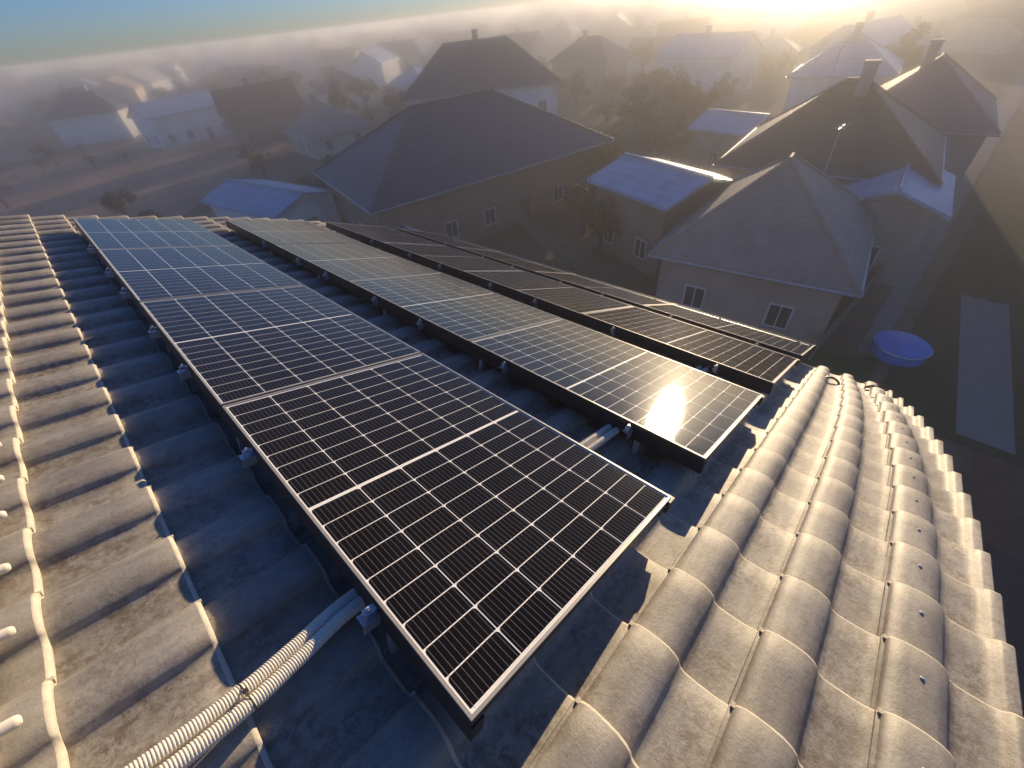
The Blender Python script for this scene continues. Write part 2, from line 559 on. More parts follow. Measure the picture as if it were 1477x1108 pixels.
for r in range(4):
    for k in range(4):
        rnd = random.Random(r * 10 + k + 3)
        M = row_matrix(r, V0 + k * PITCH) @ Matrix.Rotation(R(rnd.uniform(-.12, .12)), 4, 'Y') @ Matrix.Rotation(R(rnd.uniform(-.1, .1)), 4, 'X')
        root = empty('solar_panel', M)
        tag(root, PLAB[(r, k)], 'solar panel', 'solar panels in four rows on the roof')
        link('frame', FR, root); link('backsheet', SH, root); link('glass', GL, root)
        link('ribbon', RI, root)
        o = link('busbars', BU, root); tag(o, kind='stuff')
        if (r, k) in NEARP:
            for (x, y) in POS: link('solar_cell', CE, root, Matrix.Translation((x, y, 0)))
        else:
            o = link('cell_grid', CG, root); tag(o, kind='stuff')

# rails along the rows with hook brackets and bolts
VCL = [.62, 1.45, 2.28, 2.87, 3.68, 4.25, 5.09]
LROW = ['the leftmost row', 'the second row', 'the third row', 'the eave row']
def bracket_meshes():
    b = MB()                                        # an angle plate standing off the rail, bent down at the outside
    b.box(-.062, .004, -.024, .024, -.045, -.0415)
    b.box(-.062, .004, -.024, -.0205, -.092, -.0455)
    b.box(-.004, .0, -.0195, .024, -.085, -.0455)
    plate = b.mesh('bracket', M_GALV)
    c = MB()
    c.box(-.046, -.042, -.015, .015, -.0412, -.016); c.box(-.046, -.002, -.015, .015, -.0155, -.0115); c.box(-.016, -.012, -.015, .015, -.0412, -.016)
    clamp = c.mesh('clamp', M_GALV)
    d = MB(); d.tube([(-.029, 0, -.0112), (-.029, 0, -.0085)], .0125, 14); d.tube([(-.029, 0, -.0083), (-.029, 0, -.001)], .0092, 6); d.tube([(-.029, 0, -.0009), (-.029, 0, .006)], .0045, 8)
    bolt = d.mesh('bolt', M_GALV)
    return plate, clamp, bolt
BP, BC, BB = bracket_meshes()
for r in range(4):
    for side in (0, 1):
        M = row_matrix(r, 0)
        root = empty('mounting_rail', M @ Matrix.Translation((.0 if side == 0 else PW, V0 + 2 * PITCH, -FH)))
        tag(root, ('dark mounting rail with bolted clamps under the upslope edge of ' if side == 0 else 'dark mounting rail under the eave side edge of ') + LROW[r], 'mounting rail', 'mounting rails under the panel rows')
        x0, x1 = (.0015, .042) if side == 0 else (-.042, -.0015)
        ln = 2 * PITCH
        m = MB()
        m.box(x0, x1, -ln - (.005 if side == 0 else -.01), ln - .01, -.062, -.0015)
        if side: m.box(x0 + .006, .012, -ln - .012, -ln + .02, -.030, .030)
        m.build('rail_beam', M_FRAME, root)
        # feet down to the tiles
        f = MB()
        for q in range(6):
            y = -ln + .35 + q * (2 * ln - .7) / 5
            f = MB(); f.box(x0 + .005, x1 - .005, y - .015, y + .015, -.15, -.0625); f.build('foot', M_GALV, root)
        pass
        if side == 0:
            for v in VCL:
                y = v * U - (V0 + 2 * PITCH)
                pl = link('bracket', BP, root, Matrix.Translation((-.001, y, FH - .012)) @ Matrix.Scale(.82, 4))
                link('clamp', BC, pl); link('bolt', BB, pl)

# ------------------------------------------------------------------ conduits, cable tie, cable loops
def rp(u, v, k):                                    # survey point at height factor k -> world
    return CAM + (D1 * u + D2 * v - NN) * (k * U)
def conduit(off, lift, label, w0):
    base = [(-.62, .59, 1.03), (-.30, .592, 1.05), (-.104, .596, 1.07), (.043, .607, 1.085), (.15, .626, 1.09), (.304, .653, 1.09), (.6, .648, 1.09), (1.448, .643, 1.09), (2.2, .64, 1.10), (2.72, .637, 1.105), (3.05, .63, 1.125), (3.3, .62, 1.14)]
    P = [rp(*b) for b in base]
    def cr(t):
        i = min(int(t), len(P) - 2); f = t - i
        p0, p1, p2, p3 = P[max(i - 1, 0)], P[i], P[i + 1], P[min(i + 2, len(P) - 1)]
        return .5 * ((2 * p1) + (p2 - p0) * f + (2 * p0 - 5 * p1 + 4 * p2 - p3) * f * f + (3 * p1 - p0 - 3 * p2 + p3) * f ** 3)
    fine = [cr(i * (len(P) - 1) / 600) for i in range(601)]
    pts = []; rad = []
    acc = 0; step = .00172; j = 0; L = 0; cur = fine[0]
    seglen = [(fine[i + 1] - fine[i]).length for i in range(600)]
    tot = sum(seglen); n = int(tot / step)
    i = 0; a = 0
    for q in range(n):
        d = q * step
        while i < 599 and a + seglen[i] < d: a += seglen[i]; i += 1
        f = (d - a) / seglen[i]
        p = fine[i].lerp(fine[i + 1], min(1, f))
        wob = math.sin(d * 5.1 + w0) * .002
        # the pair splays apart near the first row
        k = off * (1 + .10 * math.sin(d * 3 + w0))
        pts.append(p + D2 * (k + wob) + NN * (lift + math.sin(d * 4 + w0) * .002))
        ph = q % 4
        rad.append((.0188, .0202, .0202, .0188)[ph])
    m = MB(); m.tube(pts, rad, 14)
    o = m.build('conduit', M_COND, smooth=30)
    tag(o, label, 'conduit', 'corrugated conduits crossing the roof')
    return fine
fine = conduit(.021, 0, 'cream corrugated conduit lying on the upper side of the pair across the shaded tiles', 0)
conduit(-.021, .002, 'cream corrugated conduit on the lower side of the pair, nearer the bottom edge', 1.3)
# tie
tie = MB()
c = rp(.043, .607, 1.085)
ring = []
tdir = (rp(.15, .626, 1.09) - rp(-.104, .596, 1.07)).normalized()
side = tdir.cross(NN).normalized()
for q in range(25):
    an = 2 * math.pi * q / 24
    x = math.cos(an) * .044; z = math.sin(an) * .0225
    ring.append(c + side * x + NN * z)
tie.tube(ring, .0018, 6)
ko = c + side * -.002 + NN * .0225
tie.box(-.006, .006, -.004, .004, -.002, .006, M=Matrix.Translation(ko) @ Matrix((tdir, side, NN)).transposed().to_4x4())
tie.tube([ko + NN * .004, ko + NN * .014 + side * .006, ko + NN * .018 + side * .012 - tdir * .006], .0016, 6)
tag(tie.build('cable_tie', M_BLACK, smooth=40), 'small black cable tie binding the two cream conduits together', 'cable tie')

def loop(u, v, k, r, rot, label, flat=.8, lift=.02):
    M = Matrix.Translation(rp(u, v, k)) @ Matrix((D1, D2, NN)).transposed().to_4x4() @ Matrix.Rotation(R(rot), 4, 'Z') @ Matrix.Rotation(R(-50), 4, 'Y')
    pts = []
    for q in range(33):
        an = 2 * math.pi * q / 32
        pts.append(M @ Vector((math.cos(an) * r * flat, math.sin(an) * r * 1.15, lift + .006 * math.sin(an * 2))))
    m = MB(); m.tube(pts, .011, 8)
    m.tube([pts[6], M @ Vector((r * 1.2, .03, lift - .03)), M @ Vector((r * 1.5, .035, lift - .07))], .006, 8)
    tag(m.build('cable_loop', M_BLACK, smooth=40), label, 'cable loop', 'black cable loops on the tiles')
def kroof(s_app):                                   # height factor of the pans at an apparent position
    s = s_app
    lo, hi = 0, 7.0
    for _ in range(40):
        mid_ = (lo + hi) / 2
        q = roof_frame(mid_, 0, HT).to_translation() - CAM
        if q.dot(D1) / -q.dot(NN) < s_app: lo = mid_
        else: hi = mid_
    q = roof_frame(lo, 0, HT).to_translation() - CAM
    return -q.dot(NN) / U
loop(3.336, -.007, kroof(3.336) - .065, .058, 20, 'black rubber loop in the first sunny valley below the lit crest', lift=.0)
loop(3.449, -.225, kroof(3.449) - .065, .058, 30, 'black rubber loop in the valley nearer the roof verge', lift=.0)
# pale flashing with rounded ribs at the ridge, just inside the left edge of the view
root = empty('ridge_flashing', Matrix.Translation(CAM + (D1 * -.3 + D2 * 1.2 - NN) * (1.11 * U)))
tag(root, 'pale ribbed flashing at the extreme left edge, above the lit tile edges', 'flashing')
RI_ = root.matrix_world.inverted()
RB = Matrix((D1, D2, NN)).transposed().to_4x4()
m = MB(); m.box(-.36, 0, 0, 1.75, -.03, .008, M=Matrix.Translation(CAM + (D1 * -.288 + D2 * .62 - NN) * (1.12 * U)) @ RB)
m.build('strip', M_EDGE, root, M=RI_)
for v in (.63, .843, 1.069, 1.282, 1.508, 1.698, 1.91):
    a = CAM + (D1 * -.252 + D2 * v - NN) * (1.10 * U)
    m = MB(); m.tube([a, a - D1 * .004, a - D1 * .010, a - D1 * .30], [.009, .013, .015, .015], 12)
    m.build('rib', M_COND, root, smooth=40, M=RI_)
# snow guard along the eave
root = empty('snow_guard', roof_frame(5.22 * U, 3.2 * U, HT))
tag(root, 'thin pale double rail guard running along the eave beyond the last panel row', 'snow guard')
for z in (.245, .19):
    m = MB(); m.tube([(0, y, z) for y in (-2.9 * U, 0, 2.9 * U)], .011, 8); m.build('rail', M_ZINC, root, smooth=40)
for q in range(8):
    y = -2.8 * U + q * .8 * U
    m = MB(); m.box(-.004, .004, y - .016, y + .016, .03, .262); m.box(-.16, .004, y - .016, y + .016, .055, .061); m.build('post', M_ZINC, root)
#NEXT
# ------------------------------------------------------------------ terrain and village
def terr(x, y):
    r = math.hypot(x, y)
    t = max(0, min(1, (r - 110) / 420)); t = t * t * (3 - 2 * t)
    n = noise.noise(Vector((x / 120, y / 120, 0))) * 1.6 * max(0, min(1, (r - 60) / 100))
    return t * 6.6 + n - .0
def ground_material():
    m, N, L, B = mat('ground_earth')
    a = noise_node(N, L, .05, 8, .65); b = noise_node(N, L, .9, 8, .7); c = noise_node(N, L, 7, 6, .7)
    r = ramp(N, L, a.outputs[0], [(.35, (.085, .085, .04)), (.5, (.17, .125, .07)), (.65, (.24, .17, .10))])
    r2 = ramp(N, L, b.outputs[0], [(.3, .55), (.7, 1.3)])
    q = mixc(N, L, 1.0, r.outputs[0], r2.outputs[0], 'MULTIPLY')
    r3 = ramp(N, L, c.outputs[0], [(.3, .7), (.7, 1.2)])
    q = mixc(N, L, 1.0, q, r3.outputs[0], 'MULTIPLY')
    L.new(q, B.inputs['Base Color']); B.inputs['Roughness'].default_value = .95
    bump(N, L, B, c.outputs[0], .6, .05)
    return m
M_GROUND = ground_material()
rad = [0, 6, 12, 18, 25, 35, 50, 70, 90, 115, 145, 180, 220, 265, 315, 370, 430, 500, 600, 750, 1000, 1400]
NA = 72
vs = [(0, 0, 0)]
for r_ in rad[1:]:
    for a in range(NA):
        x = r_ * math.cos(a * 2 * math.pi / NA); y = r_ * math.sin(a * 2 * math.pi / NA)
        vs.append((x, y, terr(x, y)))
fs = [(0, 1 + a, 1 + (a + 1) % NA) for a in range(NA)]
for i in range(len(rad) - 2):
    for a in range(NA):
        p = 1 + i * NA + a; q = 1 + i * NA + (a + 1) % NA
        fs.append((p, p + NA, q + NA, q))
g = MB(); g.add(vs, fs)
tag(g.build('ground', M_GROUND, smooth=60), kind='structure')

def sheet(name, pts, m, z=.02, sub=6):
    # quad sheet draped on the terrain
    g = MB(); vs = []; fs = []
    A, B_, C_, D_ = [Vector(p) for p in pts]
    for i in range(sub + 1):
        for j in range(sub + 1):
            u, v = i / sub, j / sub
            p = A * (1 - u) * (1 - v) + B_ * u * (1 - v) + C_ * u * v + D_ * (1 - u) * v
            vs.append((p.x, p.y, terr(p.x, p.y) + z))
    for i in range(sub):
        for j in range(sub):
            a = i * (sub + 1) + j; fs.append((a, a + sub + 1, a + sub + 2, a + 1))
    g.add(vs, fs)
    o = g.build(name, m, smooth=60); tag(o, kind='structure'); return o
M_FIELD = simple('brown_field', (.46, .27, .15), .95, scale=.15, var=.3, bmp=.3)
M_GRASS = simple('grass', (.030, .050, .015), .95, scale=2, var=.35, bmp=.5)
M_LAWN = simple('lawn', (.035, .085, .015), .95, scale=4, var=.3, bmp=.5)
M_PATH = simple('concrete_path', (.26, .24, .20), .9, scale=2, var=.12)
M_ROAD = simple('asphalt', (.055, .055, .055), .9, scale=1, var=.2)
M_GRAVEL = simple('gravel', (.07, .055, .045), .95, scale=18, var=.5, bmp=1.0)
M_SOIL = simple('soil', (.13, .075, .045), .95, scale=3, var=.3, bmp=.6)
sheet('field', [(-90, 50), (6, 58), (46, 100), (-40, 230)], M_FIELD, .08, 16)
sheet('gravel_bed', [(3.4, -11), (17.0, -11), (17.0, -3.4), (3.4, -3.4)], M_GRAVEL, .03)
sheet('lawn', [(18.5, -1.8), (45, -3.0), (45, -20), (18.5, -20)], M_GRASS, .03)
sheet('lawn_strip', [(16.6, 2.2), (20.6, 2.2), (22.5, -1.4), (16.6, -1.4)], M_LAWN, .04)
sheet('garden_path', [(19.0, -4.6), (31, -3.5), (31, -5.4), (19.0, -6.3)], M_PATH, .05)
sheet('soil_bed', [(13.8, -8.5), (19.0, -8.5), (18.2, -5.2), (14.2, -5.2)], M_SOIL, .05)
sheet('lane', [(22.5, -1.3), (110, -4.0), (110, -2.0), (22.5, -.5)], M_PATH, .06, 12)
sheet('road', [(9, 52), (60, 24), (64, 29), (11, 58)], M_ROAD, .06, 10)

def rcol(name, c, rough=.55, metal=0, spec=.5):
    m, N, L, B = mat(name)
    a = noise_node(N, L, .8, 6, .65)
    w = N.new('ShaderNodeTexWave'); w.inputs['Scale'].default_value = 1.6; w.bands_direction = 'Z'
    g = N.new('ShaderNodeNewGeometry'); L.new(g.outputs['Position'], w.inputs[0])
    r = ramp(N, L, a.outputs[0], [(.3, tuple(x * .75 for x in c)), (.7, tuple(x * 1.15 for x in c))])
    L.new(r.outputs[0], B.inputs['Base Color']); B.inputs['Roughness'].default_value = rough
    B.inputs['Metallic'].default_value = metal; B.inputs['Specular IOR Level'].default_value = spec
    bump(N, L, B, w.outputs[0], .5, .05)
    return m
MR = dict(slate=rcol('dark_slate_roof', (.04, .055, .08), .5), grey=rcol('grey_brown_roof', (.34, .26, .20), .7),
          blue=rcol('pale_blue_metal_roof', (.36, .42, .50), .45, .1), brown=rcol('dark_brown_roof', (.14, .085, .06), .6),
          rust=rcol('rusty_red_roof', (.34, .14, .07), .7), light=rcol('light_grey_roof', (.33, .33, .33), .6),
          mauve=rcol('mauve_roof', (.26, .14, .14), .7))
MW = dict(cream=simple('cream_wall', (.62, .56, .42), .85, scale=.7), white=simple('white_wall', (.72, .72, .68), .8, scale=.7),
          grey=simple('grey_wall', (.36, .30, .24), .85, scale=.7), brown=simple('brown_wall', (.30, .20, .14), .85, scale=.7),
          pink=simple('pinkish_wall', (.45, .30, .25), .85, scale=.7))
M_PANE = simple('window_glass', (.03, .035, .04), .1, scale=1)
M_TRIM = simple('window_frame_white', (.6, .6, .58), .6, scale=1)
M_DOOR = simple('brown_door', (.12, .07, .04), .6, scale=2)

def wmesh(M_):
    a = MB(); w, h = .55, .65
    for (x0, x1, z0, z1) in ((-w, w, -h, -h + .08), (-w, w, h - .08, h), (-w, -w + .08, -h + .08, h - .08), (w - .08, w, -h + .08, h - .08), (-.03, .03, -h + .08, h - .08)):
        a.box(x0, x1, -.03, .05, z0, z1)
    return a.mesh('window', M_)
a_ = MB(); a_.box(-.64, .64, -.16, .02, -.74, -.66); ME_SILL = a_.mesh('sill', M_PATH)
ME_WIN = wmesh(M_TRIM)
a = MB(); a.box(-.48, .48, 0.0, .02, -.58, .58); ME_PANE = a.mesh('pane', M_PANE)
a = MB(); a.box(-.5, .5, 0, .06, 0, 2.05); ME_DOOR = a.mesh('door', M_DOOR)

def roof_prism(kind, w, d, h, rise, ov=.5, th=.18):
    """vertices of a hip or gable roof over a w x d plan, ridge along the longer side"""
    g = MB(); W2, D2_ = w / 2 + ov, d / 2 + ov
    drop = ov * rise / (min(w, d) / 2)
    z0 = h - drop; zr = h + rise
    if w >= d:
        rl = (W2 - D2_) if kind == 'hip' else W2
        R1, R2 = (-rl, 0), (rl, 0)
    else:
        rl = (D2_ - W2) if kind == 'hip' else D2_
        R1, R2 = (0, -rl), (0, rl)
    c = [(-W2, -D2_), (W2, -D2_), (W2, D2_), (-W2, D2_)]
    top = [(x, y, z0) for x, y in c] + [(R1[0], R1[1], zr), (R2[0], R2[1], zr)]
    bot = [(x, y, z - th) for x, y, z in top]
    vs = top + bot
    if w >= d: tf = [(0, 1, 5, 4), (2, 3, 4, 5), (3, 0, 4), (1, 2, 5)]
    else: tf = [(1, 2, 5, 4), (3, 0, 4, 5), (0, 1, 4), (2, 3, 5)]
    if kind == 'gable': tf = tf[:2]; 
    fs = tf + [tuple(6 + i for i in f[::-1]) for f in tf]
    if kind == 'hip':
        for i in range(4): fs.append((i, 6 + i, 6 + (i + 1) % 4, (i + 1) % 4))
    else:
        if w >= d: E_ = [(0, 1), (1, 5), (5, 2), (2, 3), (3, 4), (4, 0)]
        else: E_ = [(1, 2), (2, 5), (5, 3), (3, 0), (0, 4), (4, 1)]
        fs += [(p, 6 + p, 6 + q, q) for p, q in E_]
    g.add(vs, fs)
    # ridge cap
    g.tube([(R1[0], R1[1], zr + .02), (R2[0], R2[1], zr + .02)], .11, 6)
    if kind == 'hip':
        for i, ci in enumerate(c):
            if w >= d: R_ = R2 if ci[0] > 0 else R1
            else: R_ = R2 if ci[1] > 0 else R1
            g.tube([(ci[0], ci[1], z0 + .02), (R_[0], R_[1], zr + .02)], .10, 6)
    return g

def building(x, y, rot, w, d, h, rise, kind, roofm, wallm, label, group=None, chim=1, detail=True, cat='house', name='house', storeys=1):
    z = min(terr(x, y), terr(x + w / 3, y), terr(x - w / 3, y), terr(x, y + d / 3), terr(x, y - d / 3)) - .1
    root = empty(name, Matrix.Translation((x, y, z)) @ Matrix.Rotation(R(rot), 4, 'Z'))
    tag(root, label, cat, group)
    b = MB()
    if kind == 'gable' :
        b.box(-w / 2, w / 2, -d / 2, d / 2, -.5, h - .02)
        if w >= d:
            for s_ in (-1, 1): b.prism([(-d / 2, h - .0), (d / 2, h - .0), (0, h + rise - .22)], s_ * (w / 2 - .2) - .1 * s_, s_ * w / 2 - .02 * s_, axis=0)
        else:
            for s_ in (-1, 1): b.prism([(-w / 2, h), (w / 2, h), (0, h + rise - .22)], s_ * (d / 2 - .2) - .1 * s_, s_ * d / 2 - .02 * s_, axis=1)
    elif kind == 'flat': b.box(-w / 2, w / 2, -d / 2, d / 2, -.5, h)
    else: b.box(-w / 2, w / 2, -d / 2, d / 2, -.5, h - .05)
    b.build('wall', wallm, root)
    if kind == 'flat':
        q = MB(); q.box(-w / 2 - .3, w / 2 + .3, -d / 2 - .3, d / 2 + .3, h, h + .3); rf = q.build('roof', roofm, root)
    else:
        rf = roof_prism(kind, w, d, h, rise).build('roof', roofm, root)
    if detail and kind == 'hip':
        ov = .5; drop = ov * rise / (min(w, d) / 2)
        for (ax, ay, bx, by) in ((-1, -1, 1, -1), (1, -1, 1, 1), (1, 1, -1, 1), (-1, 1, -1, -1)):
            q = MB(); q.tube([(ax * (w / 2 + ov + .06), ay * (d / 2 + ov + .06), h - drop - .1), (bx * (w / 2 + ov + .06), by * (d / 2 + ov + .06), h - drop - .1)], .07, 6)
            q.build('gutter', M_ZINC, root)
    rn = random.Random(int(x * 13 + y * 7))
    for c in range(chim):
        q = MB(); cx, cy = (rn.uniform(-w / 10, w / 10), .7) if w >= d else (.7, rn.uniform(-d / 10, d / 10))
        q.box(cx - .35, cx + .35, cy - .3, cy + .3, h + .3, h + rise + .9); q.box(cx - .42, cx + .42, cy - .37, cy + .37, h + rise + .9, h + rise + 1.05)
        q.build('chimney', MW['grey'], rf)
    if detail:
        for sdir in range(4):
            ln = w if sdir % 2 == 0 else d; off = (d if sdir % 2 == 0 else w) / 2
            nw = max(1, int(ln / 3.2))
            for st in range(storeys):
                for i in range(nw):
                    t = (i + .5) / nw * ln - ln / 2
                    Mx = Matrix.Rotation(R(90 * sdir), 4, 'Z') @ Matrix.Translation((t, -off - .02, 1.6 + st * 2.8))
                    if sdir == 0 and st == 0 and i == nw // 2:
                        link('door', ME_DOOR, root, Matrix.Rotation(0, 4, 'Z') @ Matrix.Translation((t, -off - .05, 0))); continue
                    wn_ = link('window', ME_WIN, root, Mx); link('pane', ME_PANE, wn_); link('sill', ME_SILL, wn_)
    return root

B_ = building
# the houses one can tell apart, nearest first
B_(25.2, 5.7, 98, 8.2, 9.0, 4.2, 3.3, 'hip', MR['grey'], MW['grey'], 'grey brown hip roofed house just beyond the eave, right of centre', chim=0)
B_(26.2, 32.0, -12, 21.6, 13.8, 5.0, 4.0, 'hip', MR['slate'], MW['brown'], 'large dark slate hip roofed building behind the far end of the panels', chim=0)
B_(12.6, 43.6, 100, 11.0, 5.6, 3.6, .8, 'gable', MR['blue'], MW['white'], 'low shed with pale blue metal roof above the far end of the leftmost row', cat='shed', name='shed', chim=0)
B_(27.3, 13.2, 72, 6.6, 5.6, 5.0, .8, 'gable', MR['blue'], MW['brown'], 'outbuilding with pale blue grey roof between the dark roof and the grey hip roof', cat='outbuilding', name='outbuilding', chim=0)
B_(38.0, 6.4, 96, 11, 10, 5.2, 3.6, 'hip', MR['brown'], MW['cream'], 'dark brown hip roofed house behind the grey hip roofed one', chim=1)
B_(33.0, 1.6, 95, 4.0, 6.0, 4.6, .8, 'gable', MR['blue'], MW['grey'], 'small pale blue roofed annex beside the brown roofed house', cat='annex', name='annex', chim=0)
B_(47.0, 16.3, 80, 5.0, 5.0, 4.2, .8, 'gable', MR['blue'], MW['grey'], 'little shed with pale bluish roof far behind the outbuilding', cat='shed', name='shed', chim=0)
B_(52.0, 3.8, 95, 9, 11, 5.0, 3.4, 'hip', MR['mauve'], MW['pink'], 'mauve roofed house beside the pale lane at the right', chim=1)
B_(46.0, 50.0, -42, 19, 11, 7.2, 4.2, 'hip', MR['slate'], MW['white'], 'white two storey house with dark roof behind the large dark slate roof', chim=1, storeys=2)
B_(22.0, 240.0, 5, 15, 12, 9.5, .4, 'flat', MR['light'], MW['cream'], 'tall cream block standing in the far left of the town', cat='apartment block', name='apartment_block', chim=0, storeys=3)
B_(24.0, 112.0, 10, 14, 8, 5.4, 1.8, 'gable', MR['blue'], MW['white'], 'pale blue roofed hall at the back of the brown field', cat='hall', name='hall', chim=0)
B_(32.0, 92.0, -10, 12, 8, 5.0, 3.2, 'gable', MR['rust'], MW['brown'], 'rusty brown roofed house behind the brown field', chim=1)

def roof_bits(x, y, z, label):
    root = empty('roof_aerial', Matrix.Translation((x, y, z)))
    tag(root, label, 'aerial')
    m = MB(); m.tube([(0, 0, -.6), (0, 0, 1.5)], .022, 6); m.build('mast', M_GALV, root, smooth=40)
    m = MB(); m.tube([(-.5, 0, 1.4), (.5, 0, 1.4)], .012, 5); m.build('boom', M_GALV, root, smooth=40)
    for i in range(6):
        m = MB(); m.tube([(-.45 + i * .17, -.28 + i * .02, 1.4), (-.45 + i * .17, .28 - i * .02, 1.4)], .007, 5); m.build('rod', M_GALV, root)
roof_bits(25.6, 4.2, 7.3, 'thin television aerial on the ridge of the grey brown hip roof')
roof_bits(38.6, 8.0, 8.9, 'thin television aerial on the ridge of the dark brown roof')

# the rest of the town climbing the slope: alike at this distance
rn = random.Random(21)
styles = [('slate', 'white'), ('slate', 'grey'), ('brown', 'cream'), ('grey', 'cream'), ('rust', 'white'), ('light', 'grey'), ('blue', 'white'), ('mauve', 'pink'), ('slate', 'cream'), ('light', 'white')]
slab = {'slate': 'dark slate', 'brown': 'dark brown', 'grey': 'grey brown', 'rust': 'rusty red', 'light': 'light grey', 'blue': 'pale blue', 'mauve': 'mauve'}
placed = []
fixed = [(25, 6, 9), (26, 32, 16), (12.6, 43.6, 8), (27, 13, 6), (38, 6, 9), (33, 1, 5), (47, 16, 5), (52, 4, 9), (46, 50, 14), (22, 240, 14), (24, 112, 11), (32, 92, 10), (38, -10, 12)]
tries = 0
while len(placed) < 235 and tries < 9000:
    tries += 1
    az = R(rn.uniform(-14, 96)); r_ = 56 + 420 * rn.random() ** 1.1
    x, y = r_ * math.cos(az), r_ * math.sin(az)
    if -70 < x < 46 and 50 < y < 150 and x < 8 + (y - 58) * .9 and y < 130 - x * .6: continue        # the open field
    if abs(y + 2.2) < 7.5 and x < 110: continue
    if any(math.hypot(x - a, y - b) < c + 9 for a, b, c in fixed): continue
    if any(math.hypot(x - a, y - b) < (16.5 if r_ < 150 else 13.5) for a, b in placed): continue
    placed.append((x, y))
    st = rn.choice(styles)
    big = r_ > 260 and rn.random() < .25
    near = r_ < 110
    lab = 'blurred town house with %s roof and %s walls among others on the slope' % (slab[st[0]], {'white': 'white', 'grey': 'grey', 'cream': 'cream', 'pink': 'pinkish'}[st[1]])
    w, d = rn.uniform(9, 14), rn.uniform(8, 10)
    if big: B_(x, y, rn.uniform(-25, 25), w * 1.7, d * 1.3, rn.uniform(4.5, 6.5) - (r_ - 260) * .008, .4, 'flat', MR['light'], MW[st[1]], 'blurred %s apartment block among the far houses' % {'white': 'white', 'grey': 'grey', 'cream': 'cream', 'pink': 'pinkish'}[st[1]], 'blocks in the far town', 0, False, 'apartment block', 'apartment_block')
    else: B_(x, y, rn.uniform(-40, 40) + rn.choice((0, 90)), w, d, rn.choice((3.2, 5.6)), rn.uniform(2.2, 3.6), rn.choice(('hip', 'gable', 'gable')), MR[st[0]], MW[st[1]], lab, 'houses of the town on the slope, ' + slab[st[0]] + ' roofs', 1, near)

# trees
def crown_mesh(name, m, seed, n=900, rad=1.0, leaf=.09, sq=1.0):
    rr = random.Random(seed); g = MB()
    cl = [(Vector((rr.gauss(0, .42), rr.gauss(0, .42), rr.gauss(0, .38) * sq)) * rad, rr.uniform(.22, .42) * rad) for _ in range(15)]
    for i in range(n):
        c, q = rr.choice(cl)
        dv = Vector((rr.gauss(0, 1), rr.gauss(0, 1), rr.gauss(0, 1))).normalized() * q * rr.uniform(.55, 1.0)
        p = c + dv
        a = Vector((rr.gauss(0, 1), rr.gauss(0, 1), rr.gauss(0, 1))).normalized(); b = a.orthogonal().normalized()
        s_ = leaf * rr.uniform(.6, 1.4)
        g.add([p - a * s_, p + b * s_ * .6, p + a * s_, p - b * s_ * .6], [(0, 1, 2, 3)])
    return g.mesh(name, m)
def leafm(name, c1, c2):
    m, N, L, B = mat(name); a = noise_node(N, L, 1.3, 4)
    r = ramp(N, L, a.outputs[0], [(.35, c1), (.65, c2)]); L.new(r.outputs[0], B.inputs['Base Color'])
    B.inputs['Roughness'].default_value = .8; return m
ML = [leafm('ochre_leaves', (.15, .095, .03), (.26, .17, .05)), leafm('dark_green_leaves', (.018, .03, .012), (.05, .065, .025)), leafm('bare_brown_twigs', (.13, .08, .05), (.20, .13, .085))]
M_BARK = simple('bark', (.07, .05, .04), .9, scale=8)
CR = [[crown_mesh('crown', ML[k], 5 * k + j, 1500) for j in range(2)] for k in range(3)]
def trunk_mesh(seed):
    rr = random.Random(seed); g = MB()
    g.tube([(0, 0, -.3), (.03, 0, .6), (.0, .05, 1.3), (.05, 0, 2.0)], [.17, .13, .10, .05], 8)
    for _ in range(6):
        a = rr.uniform(0, 6.28); z = rr.uniform(.9, 1.6)
        g.tube([(0, 0, z), (.45 * math.cos(a), .45 * math.sin(a), z + .45), (.9 * math.cos(a), .9 * math.sin(a), z + .75)], [.06, .035, .012], 5)
    return g.mesh('trunk', M_BARK, smooth=50)
TRK = [trunk_mesh(3), trunk_mesh(8)]
TL = ['ochre tree', 'dark green tree', 'bare brown tree']
def tree(x, y, s_, k, label, group=None, cat='tree', name='tree'):
    rr = random.Random(int(x * 31 + y * 17))
    root = empty(name, Matrix.Translation((x, y, terr(x, y))) @ Matrix.Rotation(rr.uniform(0, 6.28), 4, 'Z') @ Matrix.Scale(s_, 4))
    tag(root, label, cat, group)
    link('trunk', rr.choice(TRK), root)
    link('crown', rr.choice(CR[k]), root, Matrix.Translation((0, 0, 2.0)) @ Matrix.Diagonal((1.05, 1.05, .95, 1)))
tree(32.5, 20.8, 1.9, 0, 'ochre leaved tree right of the large dark slate roof, nearest the outbuilding')
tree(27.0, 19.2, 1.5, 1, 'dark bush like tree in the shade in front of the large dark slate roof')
tree(37.5, 24.5, 1.9, 0, 'ochre tree at the right end of the large dark slate roof')
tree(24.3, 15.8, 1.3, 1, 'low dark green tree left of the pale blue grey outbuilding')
tree(63.0, 34.0, 2.4, 0, 'tall ochre tree behind the right end of the large dark slate roof')
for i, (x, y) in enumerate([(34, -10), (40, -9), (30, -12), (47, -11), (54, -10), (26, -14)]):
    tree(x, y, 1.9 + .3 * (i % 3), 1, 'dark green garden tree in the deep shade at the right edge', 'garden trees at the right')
n_t = 0; tries = 0; tp = []
